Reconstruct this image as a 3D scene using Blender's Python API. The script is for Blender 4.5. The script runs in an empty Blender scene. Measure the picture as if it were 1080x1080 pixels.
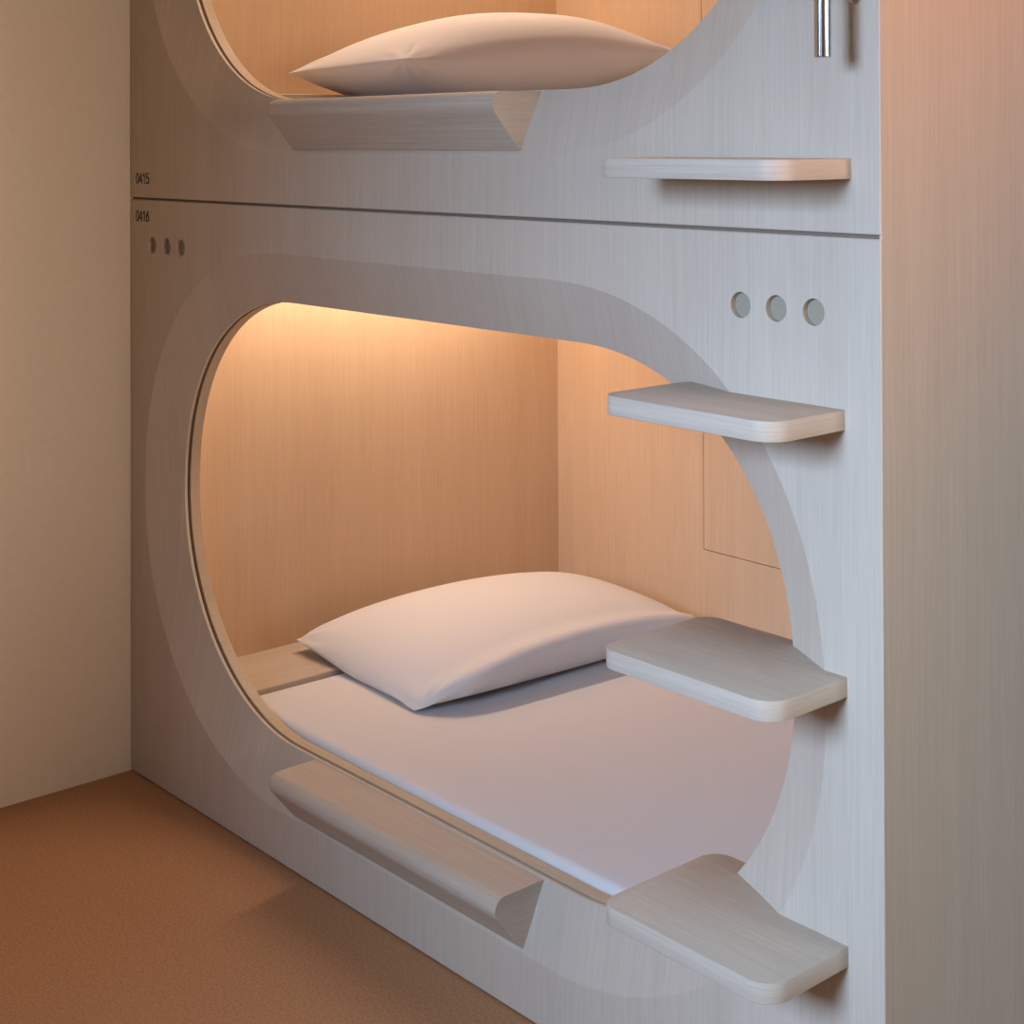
import bpy, bmesh, math
import numpy as np
from mathutils import Vector, Matrix

scene = bpy.context.scene
COL = scene.collection

# ------------------------------------------------------------------ materials
def new_mat(name):
    m = bpy.data.materials.new(name)
    m.use_nodes = True
    nt = m.node_tree
    for n in list(nt.nodes):
        nt.nodes.remove(n)
    out = nt.nodes.new('ShaderNodeOutputMaterial')
    bs = nt.nodes.new('ShaderNodeBsdfPrincipled')
    nt.links.new(bs.outputs[0], out.inputs[0])
    return m, nt, bs

def wood(name, axis, light, dark, tilt=0.0, rough=0.55, contrast=1.0, seed=0.0, quiet=None):
    """whitewashed timber, grain running along one world axis"""
    m, nt, bs = new_mat(name)
    N, L = nt.nodes.new, nt.links.new
    geo = N('ShaderNodeNewGeometry')
    # shear so that cuts into the depth of the board show slanted grain
    sep = N('ShaderNodeSeparateXYZ'); L(geo.outputs['Position'], sep.inputs[0])
    comb = N('ShaderNodeCombineXYZ')
    ad = N('ShaderNodeMath'); ad.operation = 'MULTIPLY_ADD'
    L(sep.outputs[1], ad.inputs[0]); ad.inputs[1].default_value = tilt; L(sep.outputs[0], ad.inputs[2])
    L(ad.outputs[0], comb.inputs[0]); L(sep.outputs[1], comb.inputs[1]); L(sep.outputs[2], comb.inputs[2])
    def streak(across, along, detail, off):
        mp = N('ShaderNodeMapping')
        s = [across] * 3
        s[axis] = along
        if quiet is not None: s[quiet] = across * .03      # growth rings run straight through the board
        mp.inputs['Scale'].default_value = s
        mp.inputs['Location'].default_value = (off + seed, off * 1.7, off * .6 + seed)
        L(comb.outputs[0], mp.inputs[0])
        t = N('ShaderNodeTexNoise')
        t.inputs['Scale'].default_value = 1.0
        t.inputs['Detail'].default_value = detail
        t.inputs['Roughness'].default_value = .55
        t.inputs['Distortion'].default_value = .25
        L(mp.outputs[0], t.inputs[0])
        return t.outputs[0]
    fine = streak(380, 6.5, 3, 3.1)
    mid = streak(110, 1.6, 3, 11.7)
    broad = streak(9, .35, 2, 27.3)
    pore = streak(520, 16, 1, 41.0)
    def mul(a, k, b=None):
        n = N('ShaderNodeMath'); n.operation = 'MULTIPLY_ADD'
        L(a, n.inputs[0]); n.inputs[1].default_value = k
        if b is None: n.inputs[2].default_value = 0
        else: L(b, n.inputs[2])
        return n.outputs[0]
    v = mul(fine, .44); v = mul(mid, .18, v); v = mul(broad, .26, v); v = mul(pore, .12, v)
    rmp = N('ShaderNodeMapRange')
    rmp.inputs[1].default_value = .5 - .17 / contrast
    rmp.inputs[2].default_value = .5 + .17 / contrast
    L(v, rmp.inputs[0])
    mix = N('ShaderNodeMix'); mix.data_type = 'RGBA'
    mix.inputs[6].default_value = (*dark, 1); mix.inputs[7].default_value = (*light, 1)
    L(rmp.outputs[0], mix.inputs[0])
    L(mix.outputs[2], bs.inputs['Base Color'])
    bs.inputs['Roughness'].default_value = rough
    bs.inputs['Specular IOR Level'].default_value = .3
    bp = N('ShaderNodeBump'); bp.inputs['Strength'].default_value = .08; bp.inputs['Distance'].default_value = .001
    L(fine, bp.inputs['Height']); L(bp.outputs[0], bs.inputs['Normal'])
    return m

LIGHT = (.63, .548, .462); DARK = (.49, .408, .328)
W_V = wood('whitewashed_oak_vertical', 2, LIGHT, DARK, tilt=.55, contrast=.8, quiet=1)
W_X = wood('whitewashed_oak_lengthwise', 0, (.62, .535, .445), (.44, .36, .285), contrast=.9, seed=5)
W_EDGE = wood('whitewashed_oak_edge', 0, (.63, .548, .462), (.47, .39, .315), contrast=.9, seed=6, quiet=1)
W_Y = wood('whitewashed_oak_crosswise', 1, (.62, .535, .445), (.46, .38, .30), seed=9)
W_IV = wood('oak_lining_vertical', 2, (.78, .57, .38), (.66, .455, .285), seed=23)
W_IX = wood('oak_lining_lengthwise', 0, (.78, .57, .38), (.66, .455, .285), seed=29)
W_P = wood('plywood_edge', 0, (.66, .54, .40), (.45, .34, .23), contrast=.8, seed=2)
W_SIDE = wood('whitewashed_oak_side', 2, LIGHT, DARK, contrast=.85, seed=17, quiet=0)

def plain(name, col, rough=.6, metal=0.0, noise=0.0, nscale=200, bump=0.0, col2=None, detail=4):
    m, nt, bs = new_mat(name)
    N, L = nt.nodes.new, nt.links.new
    bs.inputs['Roughness'].default_value = rough
    bs.inputs['Metallic'].default_value = metal
    geo = N('ShaderNodeNewGeometry')
    t = N('ShaderNodeTexNoise'); t.inputs['Scale'].default_value = nscale; t.inputs['Detail'].default_value = detail
    L(geo.outputs['Position'], t.inputs[0])
    mix = N('ShaderNodeMix'); mix.data_type = 'RGBA'
    c2 = col2 if col2 else tuple(c * (1 - noise) for c in col)
    mix.inputs[6].default_value = (*c2, 1); mix.inputs[7].default_value = (*col, 1)
    r = N('ShaderNodeMapRange'); r.inputs[1].default_value = .3; r.inputs[2].default_value = .7
    L(t.outputs[0], r.inputs[0]); L(r.outputs[0], mix.inputs[0]); L(mix.outputs[2], bs.inputs['Base Color'])
    if bump:
        bp = N('ShaderNodeBump'); bp.inputs['Strength'].default_value = bump; bp.inputs['Distance'].default_value = .001
        L(t.outputs[0], bp.inputs['Height']); L(bp.outputs[0], bs.inputs['Normal'])
    return m, nt, bs

M_PLASTER, _, _ = plain('cream_plaster', (.70, .635, .555), .85, noise=.04, nscale=60, bump=.05)
M_CEIL, _, _ = plain('white_ceiling_paint', (.75, .72, .68), .9, noise=.03)
M_GAP, _, _ = plain('dark_gap', (.06, .04, .03), .9)
M_JOINT, _, _ = plain('brown_joint', (.20, .15, .115), .8)
M_NUM, _, _ = plain('black_ink', (.02, .018, .016), .6)
M_PLUG, _, _ = plain('grey_felt', (.37, .315, .235), .9, noise=.1, nscale=500)

def floor_mat():
    m, nt, bs = plain('rust_linoleum', (.52, .278, .140), .55, noise=.3, nscale=190, bump=.06,
                      col2=(.36, .178, .084), detail=8)
    bs.inputs['Specular IOR Level'].default_value = .25
    return m
M_FLOOR = floor_mat()

def cloth_mat(name, col):
    m, nt, bs = plain(name, col, .9, noise=.03, nscale=900, bump=.12)
    bs.inputs['Sheen Weight'].default_value = .15
    bs.inputs['Specular IOR Level'].default_value = .15
    return m
M_SHEET = cloth_mat('white_cotton_sheet', (.74, .725, .73))
M_PILLOW = cloth_mat('white_cotton_pillowcase', (.79, .775, .78))

def steel_mat():
    m, nt, bs = plain('brushed_steel', (.66, .66, .65), .22, metal=1.0, noise=.08, nscale=300)
    return m
M_STEEL = steel_mat()

# ------------------------------------------------------------------ helpers
def link(name, me, mat, parent=None, loc=(0, 0, 0), smooth=False):
    o = bpy.data.objects.new(name, me)
    COL.objects.link(o)
    if mat is not None:
        me.materials.append(mat)
    if parent is not None:
        o.parent = parent
    o.location = loc
    return o

def from_bm(name, bm, mat, parent=None, loc=(0, 0, 0)):
    me = bpy.data.meshes.new(name)
    bmesh.ops.recalc_face_normals(bm, faces=bm.faces[:])
    bm.to_mesh(me); bm.free()
    return link(name, me, mat, parent, loc)

def box_bm(x0, x1, y0, y1, z0, z1, bevel=0.0, seg=2, bm=None):
    own = bm is None
    if own: bm = bmesh.new()
    r = bmesh.ops.create_cube(bm, size=1.0)
    vs = r['verts']
    for v in vs:
        v.co = Vector(((x0 + x1) / 2 + v.co.x * (x1 - x0), (y0 + y1) / 2 + v.co.y * (y1 - y0), (z0 + z1) / 2 + v.co.z * (z1 - z0)))
    if bevel:
        es = list({e for v in vs for e in v.link_edges})
        bmesh.ops.bevel(bm, geom=es, offset=bevel, segments=seg, profile=.5, affect='EDGES')
    return bm

def box(name, x0, x1, y0, y1, z0, z1, mat, parent=None, bevel=0.0, seg=2):
    return from_bm(name, box_bm(x0, x1, y0, y1, z0, z1, bevel, seg), mat, parent)

def thing(name, label, cat, loc=(0, 0, 0), group=None):
    o = bpy.data.objects.new(name, None)
    o.empty_display_size = .1
    COL.objects.link(o)
    o.location = loc
    tag(o, label, cat, group)
    return o

def tag(o, label, cat, group=None):
    o['label'] = label; o['category'] = cat
    if group: o['group'] = group

def struct(o):
    o['kind'] = 'structure'
    return o

def smooth_angle(o, deg=35):
    me = o.data
    bm = bmesh.new(); bm.from_mesh(me)
    lim = math.radians(deg)
    for f in bm.faces: f.smooth = True
    for e in bm.edges:
        if len(e.link_faces) == 2:
            e.smooth = e.calc_face_angle(0) < lim
    bm.to_mesh(me); bm.free()

# ------------------------------------------------------------------ dimensions
W = 2.05          # width of a pod front
H = 1.30          # height of one pod
GAP = .0027       # half of the shadow gap between pods
DEPTH = .05       # depth of the chamfer round the opening
Y_BACK = 1.232
X_END = .10
X_FAR = 1.95

def stadium(cx, cz, hx, hz, n=144):
    """rounded opening outline (x, z), a little squarer on top than below"""
    st = hx - hz
    pts = []
    k = n // 4
    for q in range(4):
        for i in range(k):
            a = math.pi / 2 * (q + i / k)
            c, s = math.cos(a), math.sin(a)
            e = 2 / 2.18 if s > 0 else 2 / 2.03
            x = math.copysign(abs(c) ** e, c) * hz
            z = math.copysign(abs(s) ** e, s) * hz
            side = 1 if q in (0, 3) else -1
            if q == 1 and i == 0:
                pts.append((cx + st, cz + hz)); 
            if q == 3 and i == 0:
                pts.append((cx - st, cz - hz))
            pts.append((cx + side * st + x, cz + z))
    return pts
OUT = stadium(1.0135, .6545, .9445, .5505)
INN = stadium(1.012, .6565, .854, .4455)
INN2 = stadium(1.012, .6565, .8545, .446)

VENTS = [(.1036, 1.1972), (.1678, 1.1972), (.2310, 1.1972), (1.8130, 1.1948), (1.8768, 1.1948), (1.9412, 1.1948)]
VR = .0185

def fill(bm, loops, y):
    """flat face in the plane y with holes; loops of (x, z)"""
    es = []; rings = []
    for lp in loops:
        vs = [bm.verts.new((x, y, z)) for x, z in lp]
        rings.append(vs)
        for i in range(len(vs)):
            es.append(bm.edges.new((vs[i], vs[(i + 1) % len(vs)])))
    bmesh.ops.triangle_fill(bm, use_beauty=True, use_dissolve=False, edges=es)
    return rings

def bridge(bm, a, ya, b, yb, smooth=True):
    """closed strip between two (x,z) loops of equal length"""
    va = [bm.verts.new((x, ya, z)) for x, z in a]
    vb = [bm.verts.new((x, yb, z)) for x, z in b]
    n = len(va)
    for i in range(n):
        f = bm.faces.new((va[i], va[(i + 1) % n], vb[(i + 1) % n], vb[i]))
        f.smooth = smooth

def circle(cx, cz, r, n=28):
    return [(cx + r * math.cos(2 * math.pi * i / n), cz + r * math.sin(2 * math.pi * i / n)) for i in range(n)]

def rect(x0, x1, z0, z1):
    return [(x0, z0), (x1, z0), (x1, z1), (x0, z1)]

def mesh_nonrecalc(name, bm, mat, parent):
    me = bpy.data.meshes.new(name)
    bm.to_mesh(me); bm.free()
    return link(name, me, mat, parent)

def front_panel(parent):
    bm = bmesh.new()
    z0, z1 = GAP, H - GAP
    b = .0016
    holes = [circle(x, z, VR) for x, z in VENTS]
    fill(bm, [rect(b, W - b, z0 + b, z1 - b), OUT] + holes, 0.0)
    bridge(bm, rect(b, W - b, z0 + b, z1 - b), 0.0, rect(0, W, z0, z1), b, False)      # arris
    bridge(bm, rect(0, W, z0, z1), b, rect(0, W, z0, z1), .0028, False)                 # board edge
    bridge(bm, rect(0, W, z0, z1), .0028, rect(0, W - .0042, z0, z1), .0028, False)     # rebate for the side panel
    bridge(bm, rect(0, W - .0042, z0, z1), .0028, rect(0, W - .0042, z0, z1), .022, False)
    bridge(bm, OUT, 0.0, INN, DEPTH)                                                    # chamfer
    bridge(bm, INN, DEPTH, INN2, DEPTH + .007)                                          # lip
    fill(bm, [rect(0.02, W - .03, z0 + .01, z1 - .01), INN2], DEPTH + .007)             # back
    bridge(bm, rect(0, W - .0042, z0, z1), .022, rect(0.02, W - .03, z0 + .01, z1 - .01), .022, False)
    bridge(bm, rect(0.02, W - .03, z0 + .01, z1 - .01), .022, rect(0.02, W - .03, z0 + .01, z1 - .01), DEPTH + .007, False)
    for h in holes:
        bridge(bm, h, 0.0, h, .014)
    o = mesh_nonrecalc('front_panel', bm, W_V, parent)
    # make every flat piece face the right way
    bm = bmesh.new(); bm.from_mesh(o.data)
    bmesh.ops.recalc_face_normals(bm, faces=bm.faces[:])
    bm.to_mesh(o.data); bm.free()
    for i, (x, z) in enumerate(VENTS):
        bm = bmesh.new()
        lp = circle(x, z, VR - .0002)
        vs = [bm.verts.new((a, .0095, c)) for a, c in lp]
        bm.faces.new(vs)
        r = bmesh.ops.extrude_face_region(bm, geom=bm.faces[:])
        for v in r['geom']:
            if isinstance(v, bmesh.types.BMVert): v.co.y += .006
        from_bm('vent_plug', bm, M_PLUG, parent)
    return o

def rounded_board(x0, x1, y0, y1, z0, z1, r_f, r_fr, r_b, bev=.0015):
    """step board: rounded plan corners at front-left, front-right, back-left"""
    pts = []
    def arc(cx, cy, r, a0):
        for i in range(9):
            a = a0 + math.pi / 2 * i / 8
            pts.append((cx + r * math.cos(a), cy + r * math.sin(a)))
    arc(x0 + r_f, y0 + r_f, r_f, math.pi)
    arc(x1 - r_fr, y0 + r_fr, r_fr, math.pi * 1.5)
    pts.append((x1, y1))
    arc(x0 + r_b, y1 - r_b, r_b, math.pi / 2)
    bm = bmesh.new()
    vs = [bm.verts.new((x, y, z0)) for x, y in pts]
    f = bm.faces.new(vs)
    r = bmesh.ops.extrude_face_region(bm, geom=[f])
    tv = [v for v in r['geom'] if isinstance(v, bmesh.types.BMVert)]
    for v in tv: v.co.z = z1
    bmesh.ops.recalc_face_normals(bm, faces=bm.faces[:])
    es = [e for e in bm.edges if abs(e.verts[0].co.z - e.verts[1].co.z) < 1e-6]
    bmesh.ops.bevel(bm, geom=es, offset=bev, segments=2, profile=.5, affect='EDGES')
    return bm

def edge_material(o):
    """the banding round a board shows lines along its edge"""
    o.data.materials.append(W_EDGE)
    for f in o.data.polygons:
        if abs(f.normal.z) < .3: f.material_index = 1

def step(parent, z_top, x0, x1, y0, y1):
    o = from_bm('step', rounded_board(x0, x1, y0, y1, z_top - .0272, z_top, .028, .036, .034), W_X, parent)
    edge_material(o)
    smooth_angle(o, 40)
    return o

def sill_ledge(parent):
    """wedge shaped timber grip under the opening"""
    prof = [(.0515, .2085), (.0, .2085)]
    yf, zt, r = -.058, .2085, .021
    # front top rounding, then long slant back to the chamfer's foot
    p = [(.0505, zt)]
    cy, cz = yf + r, zt - r
    for i in range(8):
        a = math.radians(90 + i * 138 / 7)
        p.append((cy + r * math.cos(a), cz + r * math.sin(a)))
    p.append((-.0008, .112))
    p.append((.004, .113))
    x0, x1 = .672, 1.343
    bm = bmesh.new()
    va = [bm.verts.new((x0, y, z)) for y, z in p]
    f = bm.faces.new(va)
    rr = bmesh.ops.extrude_face_region(bm, geom=[f])
    for v in rr['geom']:
        if isinstance(v, bmesh.types.BMVert): v.co.x = x1
    o = from_bm('sill_ledge', bm, W_X, parent)
    o.data.materials.append(W_EDGE)
    for f in o.data.polygons:
        if abs(f.normal.x) > .9: f.material_index = 1
    smooth_angle(o, 30)
    return o

# glyph strokes on a 0..1 by 0..1.6 cell
def arcpts(cx, cy, rx, ry, a0, a1, n=14):
    return [(cx + rx * math.cos(math.radians(a0 + (a1 - a0) * i / n)), cy + ry * math.sin(math.radians(a0 + (a1 - a0) * i / n))) for i in range(n + 1)]
GLYPH = {
    '0': [arcpts(.5, .8, .42, .8, 0, 360, 24)],
    '1': [[(.18, 1.25), (.55, 1.6), (.55, 0)]],
    '4': [[(.72, 0), (.72, 1.6), (.02, .45), (.98, .45)]],
    '5': [[(.88, 1.6), (.2, 1.6), (.12, .85)] + arcpts(.47, .52, .45, .5, 130, -150, 18)],
    '6': [[(.78, 1.6)] + arcpts(.95, .6, .88, .85, 125, 180, 8)[0:], arcpts(.5, .5, .43, .5, 0, 360, 24)],
}
def number(parent, text, x, z, height):
    bm = bmesh.new()
    s = height / 1.6
    hw = .10
    for k, ch in enumerate(text):
        ox = x + k * s * 1.12
        for line in GLYPH[ch]:
            for i in range(len(line) - 1):
                a = Vector((line[i][0], line[i][1])); b = Vector((line[i + 1][0], line[i + 1][1]))
                d = (b - a)
                if d.length < 1e-6: continue
                d.normalize(); nrm = Vector((-d.y, d.x)) * hw
                a2 = a - d * hw * .5; b2 = b + d * hw * .5
                q = [a2 + nrm, a2 - nrm, b2 - nrm, b2 + nrm]
                fv = [bm.verts.new((ox + t.x * s, -.0006, z + t.y * s)) for t in q]
                bv = [bm.verts.new((ox + t.x * s, .0002, z + t.y * s)) for t in q]
                bm.faces.new(fv)
                for j in range(4):
                    bm.faces.new((fv[j], fv[(j + 1) % 4], bv[(j + 1) % 4], bv[j]))
    o = from_bm('unit_number', bm, M_NUM, parent)
    o['label'] = 'black printed number %s' % text
    return o

def pod(name, label, num, num_z):
    p = thing(name, label, 'sleeping pod', group='stacked sleeping pods')
    front_panel(p)
    # inner lining board behind the front, a hair's gap away
    bm = bmesh.new()
    ya, yb = DEPTH + .015, DEPTH + .038
    R_ = rect(.03, W - .034, .02, H - .02)
    fill(bm, [R_, INN2], ya); fill(bm, [R_, INN2], yb)
    bridge(bm, INN2, ya, INN2, yb); bridge(bm, R_, ya, R_, yb, False)
    from_bm('lining_board', bm, W_P, p)
    # spacer that closes the gap behind the lip
    bm = bmesh.new()
    SP = stadium(1.012, .6565, .866, .4575)
    bridge(bm, SP, DEPTH + .007, SP, DEPTH + .015)
    from_bm('gap_spacer', bm, M_GAP, p)
    box('end_panel', X_END - .02, X_END, yb, Y_BACK + .02, .03, H - .02, W_IV, p)
    box('far_end_panel', X_FAR, X_FAR + .02, yb, Y_BACK + .02, .03, H - .02, W_IV, p)
    box('ceiling_panel', X_END, X_FAR, yb, Y_BACK, H - .05, H - .03, W_IX, p)
    box('bed_base', X_END, X_FAR, yb, Y_BACK, .05, .08, W_IX, p)
    # back panel with a cut out for the hatch
    hx0, hx1, hz0, hz1, g = .6315, 1.16, .4085, .97, .0022
    bm = bmesh.new()
    hole = rect(hx0, hx1, hz0, hz1)
    rr = rect(X_END, X_FAR, .05, H - .03)
    fill(bm, [rr, hole], Y_BACK); fill(bm, [rr, hole], Y_BACK + .018)
    bridge(bm, hole, Y_BACK, hole, Y_BACK + .018, False); bridge(bm, rr, Y_BACK, rr, Y_BACK + .018, False)
    from_bm('back_panel', bm, W_IV, p)
    box('hatch_door', hx0 + g, hx1 - g, Y_BACK, Y_BACK + .016, hz0 + g, hz1 - g, W_IV, p)
    box('hatch_recess', hx0 - .02, hx1 + .02, Y_BACK + .0185, Y_BACK + .024, hz0 - .02, hz1 + .02, M_GAP, p)
    # headboard shelf beside the mattress
    bm = box_bm(X_END, .322, yb + .001, Y_BACK, .211, .233, .0015, 1)
    box_bm(.296, .316, yb + .001, Y_BACK, .08, .211, bm=bm)
    from_bm('head_shelf', bm, W_Y, p)
    sill_ledge(p)
    number(p, num, .0292, num_z, .0222)
    return p

# ------------------------------------------------------------------ pods
lower = pod('sleeping_pod', 'lower whitewashed wood sleeping pod numbered 0416 with three open steps', '0416', 1.2495)
step(lower, .3637, 1.687, 1.993, -.161, .084)
step(lower, .7179, 1.683, 1.9935, -.156, .070)
step(lower, 1.0699, 1.681, 1.992, -.150, .046)

upper = pod('sleeping_pod', 'upper whitewashed wood sleeping pod numbered 0415 with steel grab bar', '0415', .0343)
step(upper, 1.4022 - H, 1.676, 2.004, -.152, .030)
box('joint_strip', 0, W - .006, .007, .02, -GAP, GAP, M_JOINT, upper)
upper.location = (0, 0, H)

# vertical grab bar on the upper pod, held by two stand-offs
def tube_bm(p0, p1, r, n=32, bev=.0012, bm=None):
    own = bm or bmesh.new()
    d = Vector(p1) - Vector(p0)
    mat = Matrix.Translation((Vector(p0) + Vector(p1)) / 2) @ d.to_track_quat('Z', 'Y').to_matrix().to_4x4()
    r_ = bmesh.ops.create_cone(own, cap_ends=True, segments=n, radius1=r, radius2=r, depth=d.length, matrix=mat)
    if bev:
        es = [e for e in own.edges if all(len(f.verts) > 4 for f in e.link_faces if False) or any(len(f.verts) > 4 for f in e.link_faces)]
        bmesh.ops.bevel(own, geom=es, offset=bev, segments=2, profile=.5, affect='EDGES')
    return own
HX, HY, HR = 2.0125, -.070, .0108
bar = from_bm('grab_handle', tube_bm((HX, HY, .2325), (HX, HY, .86), HR), M_STEEL, upper)
bar['label'] = 'brushed steel vertical grab handle'
smooth_angle(bar, 50)
for zz in (.316, .78):
    b = from_bm('handle_bracket', tube_bm((HX, 0.0, zz), (HX, HY, zz), .0065, 20, 0), M_STEEL, bar)
    smooth_angle(b, 50)
    f = from_bm('handle_rosette', tube_bm((HX, .0005, zz), (HX, -.004, zz), .011, 24, .0008), M_STEEL, bar)
    smooth_angle(f, 50)

# wood panel closing the right-hand side of both pods
bm = box_bm(W - .004, W, .003, 2.6, .001, 2.598)
box_bm(W - .024, W - .004, .024, 2.6, .001, 2.598, bm=bm)
sp = from_bm('side_panel', bm, W_SIDE)
tag(sp, 'tall plain whitewashed wood panel closing the right side of the stacked pods', 'panel')

# ------------------------------------------------------------------ mattresses
def mattress(name, z, label):
    x0, x1, y0, y1, z0, z1, r = .3245, X_FAR - .002, .0905, Y_BACK - .002, .08, .2285, .015
    nx, ny = 70, 44
    bm = box_bm(x0, x1, y0, y1, z0, z1)
    up = [e for e in bm.edges if abs(e.verts[0].co.z - e.verts[1].co.z) > .05]
    bmesh.ops.bevel(bm, geom=up, offset=.05, segments=8, profile=.5, affect='EDGES')
    rim = [e for e in bm.edges if abs(e.verts[0].co.z - e.verts[1].co.z) < 1e-5]
    bmesh.ops.bevel(bm, geom=rim, offset=r, segments=5, profile=.5, affect='EDGES')
    o = from_bm(name, bm, M_SHEET, None, (0, 0, z))
    me = o.data
    bm = bmesh.new(); bm.from_mesh(me)
    for ax, n in ((0, 40), (1, 26)):
        lo, hi = ((x0, x1), (y0, y1))[ax]
        for i in range(1, n):
            c = lo + (hi - lo) * i / n
            co = Vector((0, 0, 0)); no = Vector((0, 0, 0)); co[ax] = c; no[ax] = 1
            bmesh.ops.bisect_plane(bm, geom=bm.verts[:] + bm.edges[:] + bm.faces[:], plane_co=co, plane_no=no)
    for v in bm.verts:
        if v.co.z > z1 - .02:
            x, y = v.co.x, v.co.y
            w = -.0019 + (math.sin(x * 5.1 + 1.3 * math.sin(y * 4)) * .0011 + math.sin(y * 9 + x * 3) * .0007)
            e = min(x - x0, x1 - x, y - y0, y1 - y)
            v.co.z += w - .0015 * max(0, 1 - e / .08)
    for f in bm.faces: f.smooth = True
    bm.to_mesh(me); bm.free()
    tag(o, label, 'mattress', 'pod mattresses')
    return o
mattress('mattress', 0, 'mattress in a white fitted sheet inside the lower pod')
mattress('mattress', H - .02, 'white-sheeted mattress behind the raised lip of the upper pod')

# ------------------------------------------------------------------ pillows
def inflate(nu, nv, lu, lv, press, iters, thick0=.01, floor=0.0, seed=1, fill_push=1.0, grav=5.0):
    """two sewn sheets blown up over a flat bed: a small position-based cloth solver"""
    rng = np.random.default_rng(seed)
    u = np.linspace(-lu / 2, lu / 2, nu); v = np.linspace(-lv / 2, lv / 2, nv)
    U, V = np.meshgrid(u, v, indexing='ij')
    du, dv = u[1] - u[0], v[1] - v[0]
    P = np.stack([np.stack([U, V, np.full_like(U, .06)], -1)] * 2)      # sheet, i, j, xyz
    bump = np.cos(np.pi * U / lu) * np.cos(np.pi * V / lv)
    P[0, ..., 2] += thick0 * bump; P[1, ..., 2] -= thick0 * bump
    P += rng.normal(0, .0006, P.shape)
    vel = np.zeros_like(P)
    def solve(axis, rest, k=1.0, comp=.25):
        for par in (0, 1):
            if axis == 0:
                n = (P.shape[1] - par) // 2
                A = P[:, par:par + 2 * n:2]; B = P[:, par + 1:par + 2 * n:2]
            else:
                n = (P.shape[2] - par) // 2
                A = P[:, :, par:par + 2 * n:2]; B = P[:, :, par + 1:par + 2 * n:2]
            d = B - A
            ln = np.linalg.norm(d, axis=-1, keepdims=True) + 1e-9
            st = np.where(ln > rest, k, comp)
            c = d * (.5 * st * (ln - rest) / ln)
            A += c; B -= c
    dd = math.hypot(du, dv)
    def diag(k, sgn):
        for pi in (0, 1):
            n = (P.shape[1] - pi) // 2
            for pj in (0, 1):
                m = (P.shape[2] - pj) // 2
                a, b = slice(pi, pi + 2 * n, 2), slice(pi + 1, pi + 2 * n, 2)
                c0, c1 = slice(pj, pj + 2 * m, 2), slice(pj + 1, pj + 2 * m, 2)
                A, B = (P[:, a, c0], P[:, b, c1]) if sgn > 0 else (P[:, a, c1], P[:, b, c0])
                d = B - A
                ln = np.linalg.norm(d, axis=-1, keepdims=True) + 1e-9
                st = np.where(ln > dd, k, .12 * k)
                c = d * (.5 * st * (ln - dd) / ln)
                A += c; B -= c
    def bend(k):
        for ax in (1, 2):
            A = P.take(range(0, P.shape[ax] - 2), ax); B = P.take(range(2, P.shape[ax]), ax)
            M = P.take(range(1, P.shape[ax] - 1), ax)
            t = (A + B) * .5
            if ax == 1: P[:, 1:-1] += k * (t - M)
            else: P[:, :, 1:-1] += k * (t - M)
    def tie():
        for s in ((0, slice(None)), (-1, slice(None)), (slice(None), 0), (slice(None), -1)):
            m = (P[0][s] + P[1][s]) * .5
            P[0][s] = m; P[1][s] = m
    dt = 1 / 60
    for it in range(iters):
        gx = np.gradient(P, axis=1); gy = np.gradient(P, axis=2)
        nr = np.cross(gx, gy)
        area = du * dv
        nr = nr / area
        nr[1] *= -1
        vol = abs(((P[0, ..., 2] - P[1, ..., 2]) * area).sum())
        pr = press * min(2.0, max(.0, 1.6 - vol / fill_push))
        acc = nr * pr
        acc[..., 2] -= grav
        vel = vel * .93 + acc * dt
        old = P.copy()
        P += np.clip(vel * dt, -.01, .01)
        for _ in range(10):
            solve(0, du); solve(1, dv); diag(.7, 1); diag(.7, -1)
            tie()
        bend(.10)
        tie()
        low = P[..., 2] < floor
        P[..., 2] = np.where(low, floor, P[..., 2])
        P[..., :2] = np.where(low[..., None], .98 * P[..., :2] + .02 * old[..., :2], P[..., :2])
        vel = (P - old) / dt
    return P

def pillow_mesh(P, name):
    nu, nv = P.shape[1], P.shape[2]
    bm = bmesh.new()
    top = [[bm.verts.new(P[0, i, j]) for j in range(nv)] for i in range(nu)]
    bot = [[top[i][j] if i in (0, nu - 1) or j in (0, nv - 1) else bm.verts.new(P[1, i, j]) for j in range(nv)] for i in range(nu)]
    for i in range(nu - 1):
        for j in range(nv - 1):
            bm.faces.new((top[i][j], top[i + 1][j], top[i + 1][j + 1], top[i][j + 1]))
            bm.faces.new((bot[i][j], bot[i][j + 1], bot[i + 1][j + 1], bot[i + 1][j]))
    for f in bm.faces: f.smooth = True
    me = bpy.data.meshes.new(name)
    bm.to_mesh(me); bm.free()
    return me

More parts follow.
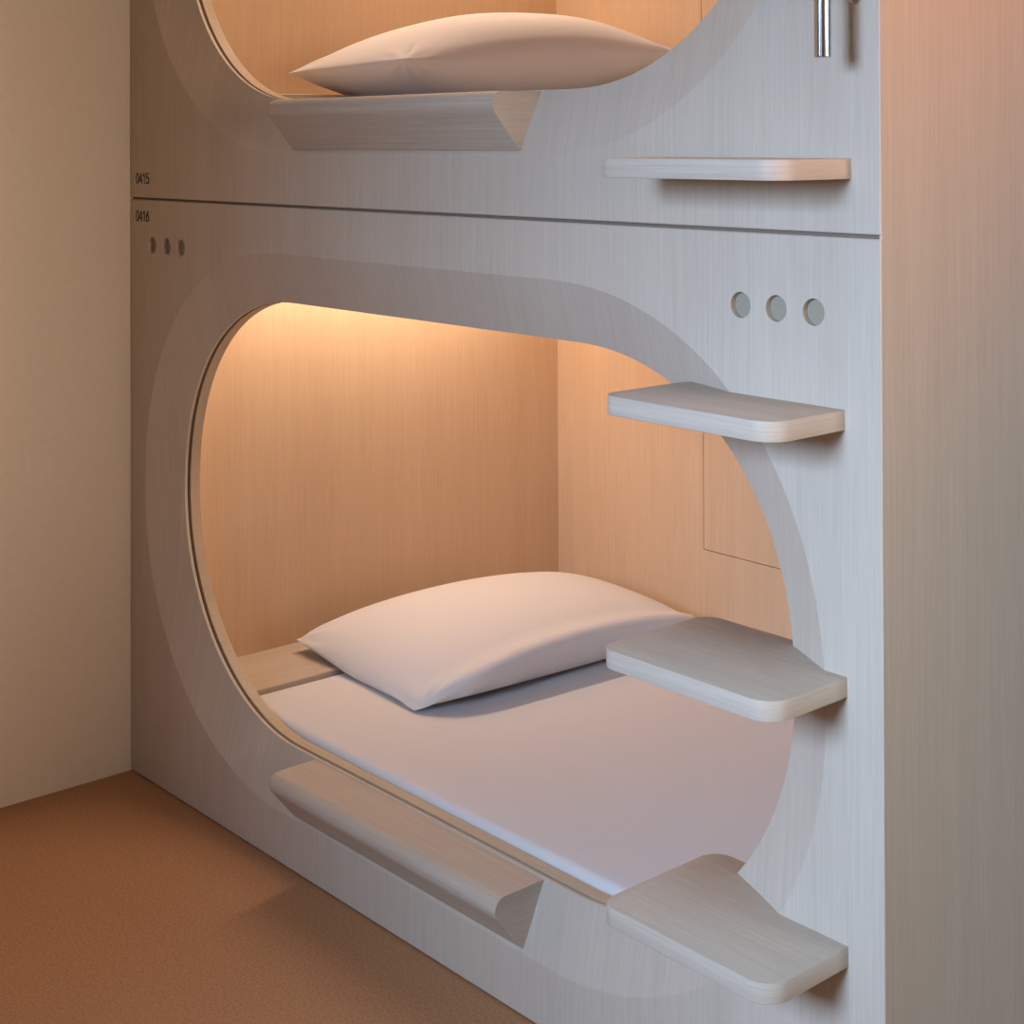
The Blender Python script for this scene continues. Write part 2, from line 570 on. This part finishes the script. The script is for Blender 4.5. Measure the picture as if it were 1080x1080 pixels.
def refine(P):
    """double the grid, then crimp the cloth where it gathers into the corners"""
    def up(A, ax):
        A = np.moveaxis(A, ax, 0)
        n = A.shape[0]
        B = np.empty((2 * n - 1,) + A.shape[1:])
        B[::2] = A
        E_ = np.concatenate([2 * A[:1] - A[1:2], A, 2 * A[-1:] - A[-2:-1]])
        B[1::2] = (-E_[:-3] + 9 * E_[1:-2] + 9 * E_[2:-1] - E_[3:]) / 16
        return np.moveaxis(B, 0, ax)
    P = up(up(P, 1), 2)
    nu, nv = P.shape[1:3]
    for s in ((0, slice(None)), (-1, slice(None)), (slice(None), 0), (slice(None), -1)):
        m = (P[0][s] + P[1][s]) * .5
        P[0][s] = m; P[1][s] = m
    a = np.linspace(0, 1, nu)[:, None] * np.ones((1, nv)); b = np.ones((nu, 1)) * np.linspace(0, 1, nv)[None]
    nr = np.cross(np.gradient(P, axis=1), np.gradient(P, axis=2))
    nr /= np.linalg.norm(nr, axis=-1, keepdims=True) + 1e-12
    nr[1] *= -1
    lu = np.ptp(P[..., 0]); lv = np.ptp(P[..., 1])
    for ci, (A, B) in enumerate(((a, b), (1 - a, b), (a, 1 - b), (1 - a, 1 - b))):
        x, y = A * lu, B * lv
        d = np.hypot(x, y); th = np.arctan2(y, x)
        edge = np.clip(np.minimum(x, y) / .012, 0, 1)
        for sh in (0, 1):
            w = np.sin(th * (13 + 2 * ci + sh) + ci * 1.7 + 9 * d) + .6 * np.sin(th * 23 + 2 * ci)
            amp = .0026 * np.exp(-((d - .055) / .045) ** 2) * edge
            P[sh] += nr[sh] * (w * amp)[..., None]
    return P

def lift_corner(P, h):
    """the corner that rides up on the head shelf"""
    nu, nv = P.shape[1:3]
    U = np.linspace(-1, 1, nu)[:, None] * np.ones((1, nv)); V = np.ones((nu, 1)) * np.linspace(-1, 1, nv)[None]
    P[..., 2] += h * np.clip(-U, 0, 1) ** 1.5 * np.clip(-V * .7 + .3, 0, 1)
    return P

def plump_side(P, dx, dz):
    """long side of the case bellies out over the bed between its corners"""
    nu, nv = P.shape[1:3]
    U = np.linspace(-1, 1, nu)[:, None] * np.ones((1, nv)); V = np.ones((nu, 1)) * np.linspace(-1, 1, nv)[None]
    k = np.clip((U + .2) / 1.2, 0, 1)
    k = k * k * (3 - 2 * k)
    b = np.clip(1 - V ** 8, 0, 1)
    P[..., 0] += dx * k * b
    e = np.clip(1 - (1 - U) / .35, 0, 1)
    P[..., 2] += dz * e * e * (3 - 2 * e) * b
    return P

def pillow(P, loc, rz, label):
    me = pillow_mesh(P, 'pillow')
    o = link('pillow', me, M_PILLOW, None, loc)
    o.rotation_euler = (0, 0, rz)
    o.modifiers.new('smooth', 'SUBSURF').render_levels = 1
    tag(o, label, 'pillow', 'pod pillows')
    return o
def steepen(P, p):
    """make the long sides stand up: the crown keeps its height, the flanks fill out"""
    zr = P[0, ..., 2].max(axis=0)[None, None, :]
    P[..., 2] = zr * np.clip(P[..., 2] / zr, 1e-6, None) ** p
    return P

def full_pillow(nu, nv, a, b):
    """plump pillow whose seam runs at half height and whose corners are drawn out"""
    U = np.linspace(-1, 1, nu)[:, None] * np.ones((1, nv)); V = np.ones((nu, 1)) * np.linspace(-1, 1, nv)[None]
    X = a * U * (1 - .07 * (1 - V ** 2)); Y = b * V * (1 - .035 * (1 - U ** 2))
    seam = .108 + .024 * V + .008 * U + .004 * np.sin(4 * V + 1) * np.abs(U)
    f = (1 - np.abs(U) ** 3.2) ** .62 * (1 - np.abs(V) ** 2.3) ** .78
    sag = .004 * np.sin(5 * U + 2) * np.cos(4 * V) * f
    T = seam + .112 * f + sag
    Bt = seam - .125 * f
    Bt = np.where(Bt < .02, .02 * np.exp(np.minimum(0, (Bt - .02) / .02)), Bt)
    return np.stack([np.stack([X, Y, T], -1), np.stack([X, Y, np.minimum(Bt, T)], -1)])

base = inflate(37, 63, .485, .86, 40.0, 300, fill_push=.0222)
PIL = plump_side(lift_corner(steepen(base.copy(), .62), .034), .085, .034)
pillow(refine(PIL), (.419, .756, .2297), math.radians(-2), 'plump white pillow lying on the mattress of the lower pod')
# the upper pillow is fuller
PIL2 = full_pillow(45, 75, .225, .44)
pillow(refine(PIL2), (.398, .745, .2102 + H), 0, 'white pillow seen side-on through the opening of the upper pod')

# ------------------------------------------------------------------ room
XR, YF, ZC = 5.2, -3.2, 2.62
struct(box('floor', -.1, XR, YF, 3.0, -.06, 0, M_FLOOR))
struct(box('wall_left', -.12, -.0005, YF, 3.0, 0, ZC, M_PLASTER))
struct(box('ceiling', -.1, XR, YF, 3.0, ZC, ZC + .05, M_CEIL))
bm = bmesh.new()
box_bm(XR, XR + .1, YF, .25, 0, ZC, bm=bm); box_bm(XR, XR + .1, 1.55, 3.0, 0, ZC, bm=bm)
box_bm(XR, XR + .1, .25, 1.55, 0, .55, bm=bm); box_bm(XR, XR + .1, .25, 1.55, 2.05, ZC, bm=bm)
struct(from_bm('wall_right', bm, M_PLASTER))
struct(box('wall_back', -.1, XR, 3.0, 3.1, 0, ZC, M_PLASTER))
# wall behind the camera with the window the daylight comes through
wx0, wx1, wz0, wz1 = 1.85, 2.85, 1.4, 2.4
bm = bmesh.new()
box_bm(-.1, wx0, YF - .1, YF, 0, ZC, bm=bm); box_bm(wx1, XR, YF - .1, YF, 0, ZC, bm=bm)
box_bm(wx0, wx1, YF - .1, YF, 0, wz0, bm=bm); box_bm(wx0, wx1, YF - .1, YF, wz1, ZC, bm=bm)
struct(from_bm('wall_front', bm, M_PLASTER))

# ------------------------------------------------------------------ lights
def area(name, loc, target, sx, sy, power, col, spread=180):
    l = bpy.data.lights.new(name, 'AREA')
    l.shape = 'RECTANGLE'; l.size = sx; l.size_y = sy; l.energy = power; l.color = col
    l.spread = math.radians(spread)
    o = bpy.data.objects.new(name, l); COL.objects.link(o)
    o.location = loc
    d = Vector(target) - Vector(loc)
    o.rotation_euler = d.to_track_quat('-Z', 'Y').to_euler()
    return o
WARM = (1.0, .755, .575)
for dz, e in ((0, 6.1), (H, 9.2)):      # strip lights hidden above the head end of each pod
    led = area('pod_led_strip', (.255, .62, 1.245 + dz), (.255, .62, 0 + dz), .03, .84, e, WARM)
    led.rotation_euler = (0, 0, 0)
area('daylight_window', (2.35, YF - .02, 1.9), (2.38, 0, .66), .9, .9, 24.4, (.484, .695, 1.0), 65)
area('side_daylight', (XR + .02, .9, 1.3), (2, .5, 1.0), 1.2, 1.4, 15.4, (.742, .883, 1.0), 120)
area('side_spot', (3.6, .3, 2.4), (2.05, .15, 1.95), .2, .2, 2.3, (1.0, .30, .07), 56)
area('left_wall_fill', (XR - .03, -.9, 1.5), (0, -1.15, 1.18), 1.3, .9, 8.2, (1.0, .725, .50), 44)  # unseen warm fill, added to brighten the left wall at a low angle

wd = bpy.data.worlds.new('world'); scene.world = wd; wd.use_nodes = True
wd.node_tree.nodes['Background'].inputs[0].default_value = (.7, .8, 1, 1)
wd.node_tree.nodes['Background'].inputs[1].default_value = .1

# ------------------------------------------------------------------ camera
cam = bpy.data.cameras.new('camera'); co = bpy.data.objects.new('camera', cam); COL.objects.link(co)
yaw, pitch, roll = 0.853306, 0.007413, -0.003540
f = Vector((-math.sin(yaw) * math.cos(pitch), math.cos(yaw) * math.cos(pitch), math.sin(pitch)))
r = Vector((math.cos(yaw), math.sin(yaw), 0)); u = r.cross(f)
r2 = math.cos(roll) * r + math.sin(roll) * u; u2 = -math.sin(roll) * r + math.cos(roll) * u
co.matrix_world = Matrix(((r2.x, u2.x, -f.x, 3.268197), (r2.y, u2.y, -f.y, -1.695898), (r2.z, u2.z, -f.z, 1.426681), (0, 0, 0, 1)))
cam.sensor_fit = 'HORIZONTAL'; cam.sensor_width = 36
cam.lens = 1655.044090 / 1080 * 36
cam.shift_y = -(540 - 136.485527) / 1080
cam.clip_start = .05
scene.camera = co

vs = scene.view_settings
vs.view_transform = 'Standard'; vs.look = 'None'; vs.gamma = 1.0; vs.exposure = 0.0
vs.use_curve_mapping = False
